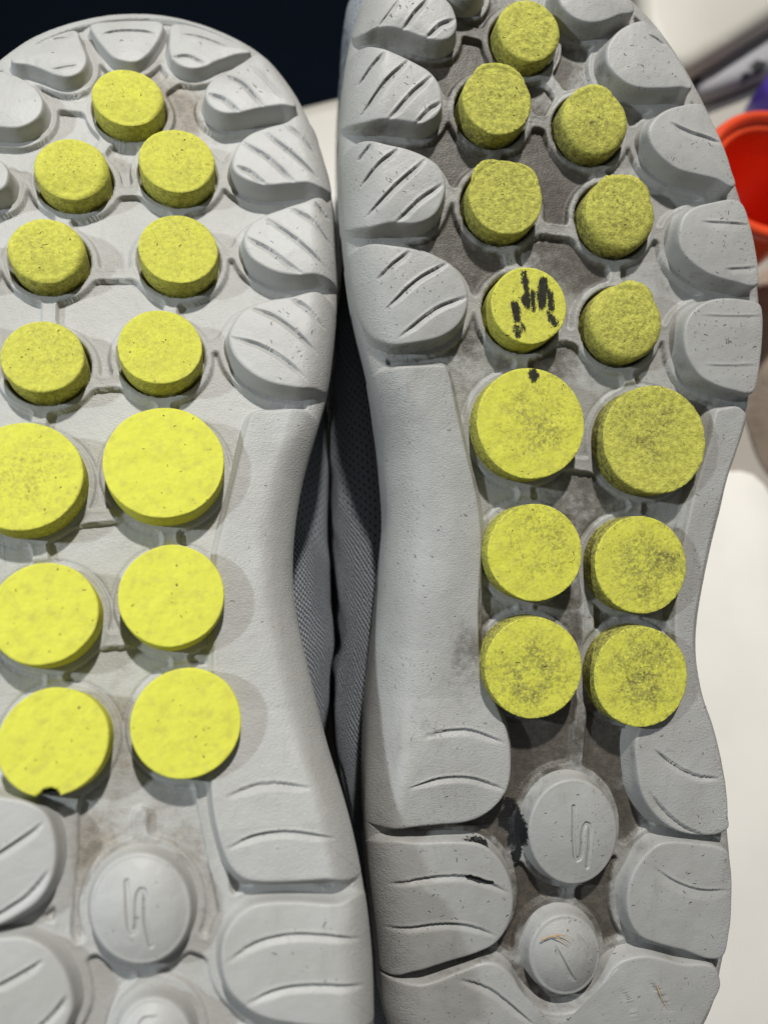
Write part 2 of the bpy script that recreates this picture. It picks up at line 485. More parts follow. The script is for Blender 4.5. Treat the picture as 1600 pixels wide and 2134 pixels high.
class Shoe:
    def __init__(s, name, fr, foam, outline_px, rim, spine_px, waist, NO=1600):
        """rim: function(side array, v) -> (a_base,b_base,a_lug,b_lug)"""
        s.fr, s.foam = fr, foam
        s.root = fr.empty(name)
        s.out = ccw(resample(fr.poly(outline_px, -3 * MM), NO))
        s.nrm = normals2d(s.out)
        s.spine = np.array([fr.uv(*p) for p in spine_px])
        s.rim = rim
        s.waist = waist
        s.discs, s.lugs, s.pods, s.bars, s.stains = [], [], [], [], []
        s.lintpts = []
    # distance to the outline (positive inside) and rim parameters
    def edge(s, Q):
        e = np.empty(len(Q)); k = np.empty(len(Q), int)
        for c in range(0, len(Q), 2000):
            q = Q[c:c + 2000]
            d2 = ((q[:, None, :] - s.out[None, ::2, :]) ** 2).sum(2)
            j = d2.argmin(1); k[c:c + 2000] = j * 2
            e[c:c + 2000] = np.sqrt(d2[np.arange(len(q)), j])
        sgn = ((Q - s.out[k]) * s.nrm[k]).sum(1)
        near = e < 0.012
        e = np.where(near, -sgn, np.where(sgn > 0, -e, e))
        return e, k
    @staticmethod
    def roll(e, a, b):
        x = np.clip((a - e) / a, 0, 1)
        return b * (1 - np.sqrt(np.maximum(1 - x * x, 0)))
    def web_sd(s, Q, e):
        sd = e - 3.2 * MM
        kk = 1.1 * MM
        def smin(x, y):
            h = np.clip(0.5 + 0.5 * (y - x) / kk, 0, 1)
            return y * (1 - h) + x * h - kk * h * (1 - h)
        for c, r, kind in s.discs:
            ring = 2.0 * MM if kind != 'big' else 1.2 * MM
            sd = smin(sd, np.linalg.norm(Q - c, axis=1) - r - ring)
        for L in s.lugs:
            sd = smin(sd, sdf_poly(Q, L['poly'][::2]) - (2.1 if L.get('name') != 'midfoot_panel' else 0.8) * MM)
        for a, b, wd in s.bars:
            sd = smin(sd, seg_dist(Q, a, b) - wd)
        return sd
    def base_w(s, Q, e, k, full=True):
        a_b, b_b, _, _ = s.rim(k, s, Q[:, 1])
        wv = s.fr.spring(Q[:, 1]) - s.roll(e, a_b, b_b)
        if full:
            sd = s.web_sd(Q, e)
            wv = wv - 1.15 * MM * sstep(0, 0.42 * MM, sd)
            # a soft raised lip on the web edge
            wv = wv + 0.12 * MM * np.exp(-(sd / (0.35 * MM)) ** 2) * (sd < 0.6 * MM)
            for c, r, kind in s.discs:
                dr = np.linalg.norm(Q - c, axis=1) - r
                if kind == 'big':
                    wv = np.where(dr < 2.2 * MM, np.minimum(wv, wv - 0.7 * MM * (1 - sstep(1.2 * MM, 2.2 * MM, dr))), wv)
                else:
                    wv = np.where(dr < 1.0 * MM, wv - 3.4 * MM * (1 - sstep(0.35 * MM, 0.72 * MM, dr)), wv)
                    wv = wv + 0.14 * MM * np.exp(-((dr - 1.05 * MM) / (0.35 * MM)) ** 2)
            wv = wv + 0.05 * MM * fbm(Q, 900, 3)
            return wv, sd
        return wv
    def build_midsole(s, dirt_fn, NR=138):
        n = len(s.out)
        pr = spine_centres(s.out, s.spine, 30)
        tt = np.linspace(0, 1, NR)
        tt = 0.35 * tt ** 1.6 + 0.65 * tt
        tt[0] = 0.0
        P = s.out[None] + tt[:, None, None] * (pr - s.out)[None]
        Q = P.reshape(-1, 2)
        e, k = s.edge(Q)
        e[:n] = 0.0
        e = np.maximum(e, 0)
        W, sd = s.base_w(Q, e, k)
        top = np.column_stack([Q, W])
        # side wall rings going down
        a_b, b_b, _, _ = s.rim(np.arange(n), s)
        W0 = W[:n]
        rings = []
        for dw, off in ((-24, -3.4), (-22, -2.6), (-18, -1.7), (-13, -0.9), (-8, -0.35), (-4, 0.0), (-1.5, 0.06)):
            q = s.out + s.nrm * off * MM
            f_ = -dw / 24
            rings.append(np.column_stack([q, W0 * (1 - f_) + (s.fr.spring(s.out[:, 1]) - 27 * MM) * f_]))
        V = np.vstack(rings + [top])
        nr = len(rings) + NR
        F = ring_faces(nr, n)
        m = len(rings) * n
        dirt = np.zeros(len(V)); grain = np.ones(len(V))
        dd = dirt_fn(Q, sd, e); dirt[m:] = dd
        grain[m:] = np.where(e < 8 * MM, 1.0, 0.45)
        stain = np.zeros(len(V))
        for sp, wd in s.stains:
            stain[m:] = np.maximum(stain[m:], 1 - sstep(-1.2 * MM, 0.9 * MM, sdf_poly(Q, sp)))
        V[:, 2] += s.fr.WB
        s.midsole = mesh_np('midsole', V, F, s.foam, s.root, dict(dirt=dirt, grain=grain, stain=stain))
        s.lower = rings[0]
        return s.midsole
    def build_lug(s, L, dirt_fn):
        """L: poly (top outline, local), h (m or function of v), grooves, spine, name"""
        poly = L['poly']; n = len(poly)
        flare = np.ones(n)
        if L.get('snap', True):
            pe, pk = s.edge(poly)
            w_ = sstep(1.3 * MM, 3.6 * MM, pe)
            nn = s.nrm[pk]
            for _ in range(8):
                nn = (np.roll(nn, 1, 0) + nn + np.roll(nn, -1, 0)) / 3
            poly = poly + nn * ((pe + 0.03 * MM) * (1 - w_))[:, None]
            pc = np.vstack([poly, poly[:1]])
            sl = np.concatenate([[0], np.cumsum(np.linalg.norm(np.diff(pc, axis=0), axis=1))])
            qq = np.linspace(0, sl[-1], n, endpoint=False)
            poly = np.column_stack([np.interp(qq, sl, pc[:, 0]), np.interp(qq, sl, pc[:, 1])])
            for _ in range(2):
                poly = (np.roll(poly, 1, 0) + 2 * poly + np.roll(poly, -1, 0)) / 4
            pe, pk = s.edge(poly)
            flare = sstep(0.2 * MM, 2.0 * MM, pe)
            for _ in range(3):
                flare = (np.roll(flare, 1) + flare + np.roll(flare, -1)) / 3
        nr = normals2d(poly)
        h = L['h']
        spine = L.get('spine')
        if spine is None:
            cen = np.repeat(poly.mean(0)[None], n, 0)
        else:
            cen = spine_centres(poly, spine, 40)
        rings = [poly - nr * (o * (flare if o < 0 else 1.0 + 0 * flare))[:, None] for o in LUG_OFF]
        inner = rings[-1]
        NI = L.get('rings', 46)
        for i in range(1, NI + 1):
            rings.append(inner + (cen - inner) * (i / NI))
        Q = np.vstack(rings)
        e, k = s.edge(Q)
        a_b, b_b, a_l, b_l = s.rim(k, s, Q[:, 1])
        spring = s.fr.spring(Q[:, 1])
        hv = h(Q[:, 1]) if callable(h) else np.full(len(Q), h)
        if L.get('snap', True):
            b_l = hv + b_b - 0.05 * MM
        if 'rim' in L:
            a_l, b_l = L['rim']
        base = s.base_w(Q, e, k, False)
        flow = base + hv * sstep(-0.3 * MM, L.get('run', 7.0 * MM), e) + 0.03 * MM     # panels run out smoothly into the rim
        base = np.where(e < 0, base - 5 * MM, base)
        dome = L.get('dome', 0.35 * MM)
        rr = np.repeat(np.concatenate([np.ones(len(LUG_OFF)), 1 - np.arange(1, NI + 1) / NI]), n)
        topw = spring + hv - s.roll(e, a_l, b_l) + dome * (1 - rr ** 2)
        if L.get('name') == 'midfoot_panel':
            topw = flow
        # sipes
        for gi, g in enumerate(L.get('grooves', [])):
            gp, dep, wid = g
            d, sdv, arc = path_info(Q, gp)
            tap = np.clip(np.minimum(arc / 0.22, (1 - arc) / 0.22), 0, 1) ** 0.7
            inside = (arc > 0.001) & (arc < 0.999)
            ww = wid * (0.25 + 0.75 * tap)
            prof = np.where(sdv < 0, sstep(-0.16 * MM, 0, sdv), np.clip(1 - sdv / np.maximum(ww, 1e-6), 0, 1) ** 1.2)
            prof = np.where(inside & (sdv < ww) & (sdv > -0.2 * MM), prof, 0)
            lip = 0.10 * MM * np.exp(-((sdv + 0.35 * MM) / (0.25 * MM)) ** 2) * inside * (d < 1 * MM)
            topw = topw - dep * prof * tap + lip * tap
        topw = topw + 0.06 * MM * fbm(Q, 420, L.get('seed', 1)) + 0.10 * MM * vnoise(Q, 130, L.get('seed', 1) + 9)
        if 'engrave' in L:
            for ep, hw, dep in L['engrave']:
                d, _, _ = path_info(Q, ep)
                topw = topw - dep * (1 - sstep(hw - 0.14 * MM, hw + 0.12 * MM, d))
        W = topw.copy()
        for i, fr_ in enumerate(LUG_FRAC):
            sl = slice(i * n, (i + 1) * n)
            if fr_ is None:
                W[sl] = np.minimum(base[sl] - 1.2 * MM, topw[sl])
            else:
                lo = np.minimum(base[sl], topw[sl])
                W[sl] = lo + (topw[sl] - lo) * fr_
        wall = np.zeros(len(Q)); wall[:5 * n] = 1
        V = np.column_stack([Q, W + s.fr.WB])
        F = ring_faces(len(rings), n)
        dirt = dirt_fn(Q, wall)
        stain = np.zeros(len(Q))
        for sp, wd in s.stains:
            stain = np.maximum(stain, wall * (1 - sstep(-1.2 * MM, 0.8 * MM, sdf_poly(Q, sp))))
        for sp in L.get('stains', []):
            stain = np.maximum(stain, 1 - sstep(-0.2 * MM, 0.3 * MM, sdf_poly(Q, sp)))
        gmask = np.full(len(Q), L.get('grain', 0.12))
        if L.get('grain_rim', True):
            gmask = np.maximum(gmask, 1 - sstep(2 * MM, 9 * MM, e))
        o = mesh_np(L.get('name', 'tread_lug'), V, F, s.foam, s.root, dict(dirt=dirt, grain=gmask, stain=stain))
        if L.get('label'): o['label'] = L['label']
        if 'engrave' in L:
            for ep, hw, dep in L['engrave']:
                P = resample(ep, 60, closed=False)
                t = np.gradient(P, axis=0); t /= np.linalg.norm(t, axis=1)[:, None]
                nn = np.column_stack([-t[:, 1], t[:, 0]])
                z = np.array([V[((V[:, :2] - p) ** 2).sum(1).argmin(), 2] for p in P])
                for _ in range(3): z = np.convolve(np.pad(z, 2, mode='edge'), np.ones(5) / 5, 'valid')
                rows = [np.column_stack([P + nn * k_ * hw, z + 0.04 * MM]) for k_ in (0.62, 0.0, -0.62)]
                mesh_np('emblem', np.vstack(rows), ring_faces(3, 60, wrap=False), s.foam, o, dict(dirt=np.full(180, 0.25), grain=np.zeros(180), stain=np.zeros(180)))
        tv = V[len(LUG_OFF) * n:]
        s.lintpts.append((tv, L.get('lint', 12)))
        return o, V
    def build_disc(s, c, r, hd, wear, soil, kind, seed, rnd=0.3, droop=0.0, stain=None, notch=None, tilt=0.0):
        """a round foam disc standing in its hole"""
        n = 144
        prof = []                                   # (radius, height), from the foot to the centre
        foot = -4.2 * MM
        for z in np.linspace(foot, hd - rnd * MM, 9):
            prof.append((r * (1 + 0.010 * math.sin((z - foot) / (hd - foot) * math.pi)), z, 0.0))
        for a in np.linspace(0.12, 1, 7):
            an = a * math.pi / 2
            prof.append((r - rnd * MM * (1 - math.cos(an)), hd - rnd * MM * (1 - math.sin(an)), a))
        r_in = r - rnd * MM
        for i in range(1, 31):
            prof.append((r_in * (1 - i / 30), hd, 1.0))
        ang = np.linspace(0, 2 * math.pi, n, endpoint=False)
        rows = []; topn = []
        for pi, (pr, pz, tp) in enumerate(prof):
            x = np.cos(ang) * pr; y = np.sin(ang) * pr
            z = np.full(n, pz)
            rows.append(np.column_stack([x, y, z])); topn.append(np.full(n, tp))
        V = np.vstack(rows); topn = np.concatenate(topn)
        rad = np.linalg.norm(V[:, :2], axis=1) / r
        Q = V[:, :2] + c
        # worn front edge (towards the heel) sinks on the forefoot discs
        if droop:
            low = np.clip(-(V[:, 1] / r) - 0.05, 0, 1)
            V[:, 2] -= topn * droop * MM * low ** 1.7
        V[:, 2] += topn * tilt * V[:, 1]
        bump = 0.10 * MM * vnoise(Q, 330, seed) + (0.04 + 0.10 * wear) * MM * fbm(Q, 1300, seed + 3)
        V[:, 2] += topn * bump
        # ragged edge
        an = np.arctan2(V[:, 1], V[:, 0])
        C2 = np.column_stack([np.cos(an) * 3, np.sin(an) * 3])
        rag = (0.008 + 0.022 * wear) * r * vnoise(C2, 7.3, seed) * topn * sstep(0.8, 1.0, rad)
        rag2 = 0.010 * r * vnoise(C2, 0.7, seed + 5)
        V[:, :2] *= (1 + ((rag + rag2) / r))[:, None]
        st = np.zeros(len(V))
        if stain:
            for sp in stain:
                st = np.maximum(st, np.where(topn > 0.5, 1 - sstep(-1.0 * MM, 0.9 * MM, sdf_poly(Q, sp)), 0))
        if notch:
            (nu, nv), nrad = notch
            d = np.hypot(Q[:, 0] - nu, Q[:, 1] - nv)
            bite = 1 - sstep(nrad * 0.72, nrad, d + 0.5 * MM * vnoise(Q, 900, 5))
            V[:, 2] -= bite * topn * 2.6 * MM
            V[:, :2] *= (1 - 0.09 * bite * sstep(0.7, 1, rad))[:, None]
            st = np.maximum(st, 0.9 * (1 - sstep(nrad * 0.6, nrad * 1.5, d)))
        wl = wear * np.ones(len(V))
        wl = np.where(topn > 0.3, wl, np.minimum(1, wl + 0.25))
        # soil patch, heavier off-centre
        cx, cy = 0.15 * math.cos(seed * 2.1) + 0.08, 0.16 * math.sin(seed * 1.3) + 0.05
        sd = np.hypot(V[:, 0] / r - cx, V[:, 1] / r - cy)
        so = soil * (1 - 0.70 * sstep(0.25, 1.25, sd)) * (0.75 + 0.5 * fbm(Q, 260, seed + 11))
        so = so + 0.30 * soil * sstep(0.90, 1.0, rad) * (topn > 0.3)
        zf = np.clip((V[:, 2] - foot) / (hd - foot), 0, 1)
        so = np.where(topn > 0.3, so, soil * 0.75 + 0.10 + (0.15 + 0.75 * wear) * soil * (1 - sstep(0.45, 0.95, zf)))
        so = np.clip(so, 0, 1)
        W = V.copy()
        W[:, 0] += c[0]; W[:, 1] += c[1]
        W[:, 2] += s.fr.WB + s.fr.spring(c[1]) + (s.fr.spring(c[1] + 0.001) - s.fr.spring(c[1])) / 0.001 * V[:, 1]
        F = ring_faces(len(prof), n)
        o = mesh_np('tread_disc', W, F, YELLOW, s.root, dict(wear=wl, soil=so, stain=st, topness=topn))
        s.lintpts.append((W[(topn > 0.95)], 5 if kind == 'small' else 6))
        return o
    def torn(s, disc, c, r, hd, a0, a1, width, rise, seed, rnd=0.3):
        """thin torn flap standing on the upper edge of a worn disc"""
        n = 60
        an = np.radians(np.linspace(a0, a1, n))
        tap = np.sin(np.linspace(0, math.pi, n)) ** 0.45
        Q1 = np.column_stack([an * 20, np.zeros(n)])
        jag = 0.85 + 0.22 * vnoise(Q1, 0.09, seed) + 0.05 * vnoise(Q1, 0.9, seed + 2) + 0.03 * vnoise(Q1, 2.6, seed + 4)
        rows = []
        for q, th in ((0.0, 0), (0.5, 0), (1.0, 0), (1.0, 1), (0.5, 1), (0.0, 1)):
            rr = r - (0.35 + 0.75 * rnd) * MM + q * (width + 0.7 * rnd * MM) * tap * jag
            z = hd - 0.12 * MM + rise * q * tap * (0.6 + 0.4 * jag) - th * 0.30 * MM
            V = np.column_stack([c[0] + rr * np.cos(an), c[1] + rr * np.sin(an), z + s.fr.spring(c[1])
                                 + (s.fr.spring(c[1] + 0.001) - s.fr.spring(c[1])) / 0.001 * rr * np.sin(an) + s.fr.WB])
            rows.append(V)
        rows.append(rows[0])
        V = np.vstack(rows)
        F = ring_faces(len(rows), n, wrap=False)
        k = len(V)
        return mesh_np('torn_edge', V, F[:, ::-1], YELLOW, disc, dict(wear=np.full(k, 0.95), soil=np.full(k, 0.2), stain=np.zeros(k), topness=np.ones(k)))
    def build_upper(s, bulge_fn, vent_fn, depth_fn):
        """knit upper from the foot of the midsole down to the table"""
        st = 3
        out = s.out[::st]; nr = s.nrm[::st]; n = len(out)
        low = s.lower[::st]
        for _ in range(4):
            nr = (np.roll(nr, 1, 0) + nr + np.roll(nr, -1, 0)) / 3
        b = bulge_fn(out, nr)
        dep = depth_fn(out)
        rows, uvs = [], []
        arc = np.concatenate([[0], np.cumsum(np.linalg.norm(np.diff(out, axis=0), axis=1))])
        M_ = 34
        for i in range(M_):
            q = i / (M_ - 1)
            ph = min(1.0, q / 0.55) * math.pi / 2
            q2 = max(0.0, (q - 0.55) / 0.45)
            x = low[:, :2] - nr * 1.0 * MM + nr * (b * math.sin(ph) - 0.006 * q2 ** 2)[:, None]
            sh = 0.4 * MM + (0.30 * b + 3.0 * MM) * (1 - math.cos(ph)) + 0.10 * b * math.sin(ph)
            z = low[:, 2] + 1.0 * MM - sh - q2 * np.maximum(dep - (0.40 * b + 3.4 * MM), 0.005)
            fold = 0.5 * MM * vnoise(np.column_stack([arc * 1.0, np.full(n, q * 0.05)]), 160, 4) * math.sin(q * math.pi)
            x = x + nr * fold[:, None]
            rows.append(np.column_stack([x, z + s.fr.WB]))
            uvs.append(np.column_stack([arc, q * dep + b * q]))
        # closing rings towards the middle (the opening lies on the table)
        cen = out.mean(0)
        for f in (0.75, 0.4, 0.05):
            R0 = rows[M_ - 1].copy()
            R0[:, :2] = cen + (R0[:, :2] - cen) * f
            rows.append(R0); uvs.append(uvs[-1])
        V = np.vstack(rows); UV = np.vstack(uvs)
        F = ring_faces(len(rows), n)[:, ::-1]
        vent = np.concatenate([vent_fn(out, i / (M_ - 1)) for i in range(M_)] + [np.zeros(n)] * 3)
        o = mesh_np('upper', V, F, KNIT, s.root, dict(vent=vent), uv=UV)
        # black tape between the midsole and the upper
        pr = []
        for dw, off in ((0.5, -0.9), (-0.6, 0.35), (-1.8, 0.6), (-3.0, 0.5), (-3.8, -0.6)):
            q = low[:, :2] + nr * (off * MM)
            pr.append(np.column_stack([q, low[:, 2] + dw * MM + s.fr.WB]))
        mesh_np('piping', np.vstack(pr), ring_faces(len(pr), n)[:, ::-1], PIPING_M, s.root)
        return o
    def build_lint(s, dens=1.0):
        V, F = [], []
        for pts, cnt in s.lintpts:
            m = int(cnt * dens)
            for _ in range(m):
                p = pts[random.randrange(len(pts))]
                L = 0.12 * MM + 0.95 * MM * random.random() ** 2.0; a = random.uniform(0, math.pi); bend = random.uniform(-2.6, 2.6)
                wd = random.uniform(0.03, 0.062) * MM
                x, y = p[0], p[1]; z = p[2] + 0.05 * MM
                K = 4; base = len(V)
                for i in range(K + 1):
                    an = a + bend * i / K
                    nx, ny = -math.sin(an), math.cos(an)
                    V += [(x + nx * wd, y + ny * wd, z), (x - nx * wd, y - ny * wd, z), (x, y, z + wd * 1.2)]
                    x += math.cos(an) * L / K; y += math.sin(an) * L / K
                for i in range(K):
                    q = base + 3 * i
                    F += [(q, q + 3, q + 5, q + 2), (q + 1, q + 2, q + 5, q + 4)]
        if V:
            o = mesh_np('lint', np.array(V), np.array(F), LINT_M, s.root)
            o['kind'] = 'stuff'
            return o
HD_S, HD_B, HL = 5.0 * MM, 5.3 * MM, 4.7 * MM

# ------------------------------------------------------------------ the two shoes
def side_rim(medial_sign, med, lat):
    def f(k, s, v=None):
        m = sstep(-0.25, 0.25, s.nrm[k, 0] * medial_sign)
        v = s.out[k, 1] if v is None else v
        wst = sstep(s.waist[0], s.waist[1], v) * (1 - sstep(s.waist[2], s.waist[3], v)) * m
        out = [lat[i] + (med[i] - lat[i]) * m for i in range(4)]
        out[0] = out[0] + (s.waist[4] - 3.0) * wst; out[1] = out[1] + (s.waist[5] - 3.0) * wst
        return tuple(q * MM for q in out)
    return f

def add_lugs(shoe, specs):
    fr = shoe.fr
    for i, d in enumerate(specs):
        h = d.get('h', HL)
        hh = h if not isinstance(h, list) else 3.5 * MM
        L = dict(poly=ccw(resample(fr.poly(d['p'], hh), d.get('n', 220))), seed=i + d.get('seed', 0))
        if isinstance(h, list):
            vs = np.array([fr.v_of(y, d['hx']) for y, _ in h])[::-1]; hs = np.array([q for _, q in h])[::-1] * MM
            L['h'] = lambda v, vs=vs, hs=hs: np.interp(v, vs, hs)
        else:
            L['h'] = h
        if 'spine' in d: L['spine'] = fr.poly(d['spine'], hh)
        gs = []
        for g in d.get('g', []):
            pts = g[0] if isinstance(g[0], list) else g
            dep, wid = (g[1], g[2]) if isinstance(g[0], list) else (0.75, 1.35)
            gs.append((resample(fr.poly(pts, hh), 14, closed=False), dep * MM, wid * MM))
        L['grooves'] = gs
        for key in ('name', 'rings', 'dome', 'grain', 'lint', 'rim', 'label', 'snap', 'run'):
            if key in d: L[key] = d[key]
        if 'stains' in d: L['stains'] = [resample(fr.poly(q, hh), 40) for q in d['stains']]
        if 'engrave' in d:
            L['engrave'] = [(resample(fr.poly(q, hh), 40, closed=False), hw * MM, dp * MM) for q, hw, dp in d['engrave']]
        shoe.lugs.append(L)

def add_disc_specs(shoe, specs):
    out = []
    for (cx, cy, rx, ry, kind, opt) in specs:
        hd = HD_B if kind == 'big' else HD_S
        c = shoe.fr.uv(cx, cy, hd)
        r1 = np.linalg.norm(shoe.fr.uv(cx + rx, cy, hd) - shoe.fr.uv(cx - rx, cy, hd)) / 2
        r2 = np.linalg.norm(shoe.fr.uv(cx, cy + ry, hd) - shoe.fr.uv(cx, cy - ry, hd)) / 2
        r = opt.get('r', 0.55 * r1 + 0.45 * r2) * (0.985 if kind == 'big' else (0.935 if opt.get('rnd', .3) >= 0.9 else 0.965))
        shoe.discs.append((c, r, kind))
        out.append((c, r, hd, kind, opt, r1, r2))
    return out

def ellipse(cx, cy, rx, ry, n=20):
    return [(cx + rx * math.cos(a), cy + ry * math.sin(a)) for a in np.linspace(0, 2 * math.pi, n, endpoint=False)]

# ======================= left shoe
FL = Frame((455, 1530), (343, 962), 0.1565, 0.075, 1.5)
left_outline = [(0,140),(60,97),(110,74),(165,57),(220,46),(270,42),(330,43),(385,50),(430,62),(475,80),(520,103),(560,132),(592,168),
    (622,212),(650,268),(672,325),(688,390),(697,450),(702,520),(704,600),(700,680),(692,760),(681,830),(664,890),(644,960),(627,1040),(617,1120),
    (615,1200),(622,1270),(638,1350),(660,1440),(690,1560),(718,1660),(742,1760),(762,1870),(774,1980),(778,2080),(776,2160),(750,2270),
    (680,2380),(560,2460),(400,2505),(240,2500),(90,2450),(-30,2370),(-110,2260),(-145,2134),(-155,2000),(-150,1850),(-138,1720),(-120,1600),
    (-100,1480),(-85,1360),(-78,1260),(-80,1160),(-95,1060),(-118,950),(-145,850),(-170,740),(-182,620),(-178,500),(-158,380),(-118,280),(-65,200)]
LS = Shoe('running_shoe', FL, FOAM_L, left_outline, side_rim(1, (3.8, 3.6, 7.4, 7.6), (2.5, 2.5, 4.0, 7.0)), [(262, 400), (240, 700), (235, 1100), (290, 1600), (310, 2150)],
          (FL.v_of(1760, 600), FL.v_of(1500, 600), FL.v_of(1000, 600), FL.v_of(860, 600), 8.0, 7.0))
tag(LS.root, 'grey running shoe lying sole up on the left, tread discs bright clean yellow', 'shoe', 'pair of running shoes')

SM, BG = 'small', 'big'
L_DISCS = add_disc_specs(LS, [
    (266,198,81,60,SM,dict(wear=.45,soil=.35,rnd=1.0,droop=1.3)),
    (148,345,85,66,SM,dict(wear=.50,soil=.40,rnd=1.6,droop=1.7)),
    (369,332,82,67,SM,dict(wear=.50,soil=.40,rnd=.7,droop=.6)),
    (95,516,89,70,SM,dict(wear=.60,soil=.45,rnd=1.6,droop=1.5)),
    (372,517,86,73,SM,dict(wear=.50,soil=.40,rnd=.5,droop=.3)),
    (89,742,89,80,SM,dict(wear=.50,soil=.45,rnd=.5)),
    (334,722,89,82,SM,dict(wear=.35,soil=.45,rnd=.3)),
    (48,991,125,119,BG,dict(wear=.10,soil=.55)),
    (343,962,127,118,BG,dict(wear=.02,soil=.10)),
    (92,1278,113,112,BG,dict(wear=.04,soil=.15)),
    (358,1240,112,109,BG,dict(wear=.02,soil=.10)),
    (112,1545,114,121,BG,dict(wear=.04,soil=.18,notch=((103,1667),1.9))),
    (389,1506,117,118,BG,dict(wear=.02,soil=.14))])

toe_l = [
    dict(p=[(196,70),(190,52),(230,45),(275,42),(325,43),(340,50),(334,74),(325,90),(310,110),(287,126),(265,127),(240,120),(220,102)], h=2.6*MM, lint=3, g=[([(203,74),(237,66),(275,64),(312,67),(330,74)],.5,.8)]),
    dict(p=[(50,104),(105,77),(150,62),(163,66),(167,80),(175,100),(181,117),(179,135),(165,152),(140,160),(117,156),(95,147),(60,135),(25,128),(35,108)], h=2.9*MM, lint=3, g=[([(70,90),(112,81),(150,78)],.3,.8),([(108,146),(135,141),(165,136)],.3,.6)]),
    dict(p=[(-30,160),(0,147),(15,150),(45,162),(72,180),(87,200),(91,215),(85,237),(65,255),(37,265),(0,264),(-50,258),(-88,240),(-62,195)], h=3.6*MM, lint=3),
    dict(p=[(-60,318),(-20,322),(5,335),(17,350),(20,365),(12,388),(-10,400),(-60,404),(-145,395),(-130,320)], h=4.5*MM, lint=2),
    dict(p=[(-90,478),(-60,485),(-42,505),(-38,530),(-50,560),(-80,578),(-172,575),(-165,470)], lint=2),
    dict(p=[(-90,650),(-60,660),(-45,690),(-48,730),(-70,760),(-110,772),(-165,765),(-172,650)], lint=2),
    dict(p=[(354,78),(358,52),(385,50),(430,62),(475,80),(522,104),(490,113),(451,126),(427,138),(399,142),(375,135),(359,121),(353,100)], h=2.9*MM, lint=4,
         g=[([(356,119),(390,116),(427,132)],.6,1.0),([(370,70),(427,80),(480,101)],.35,.8)]),
]
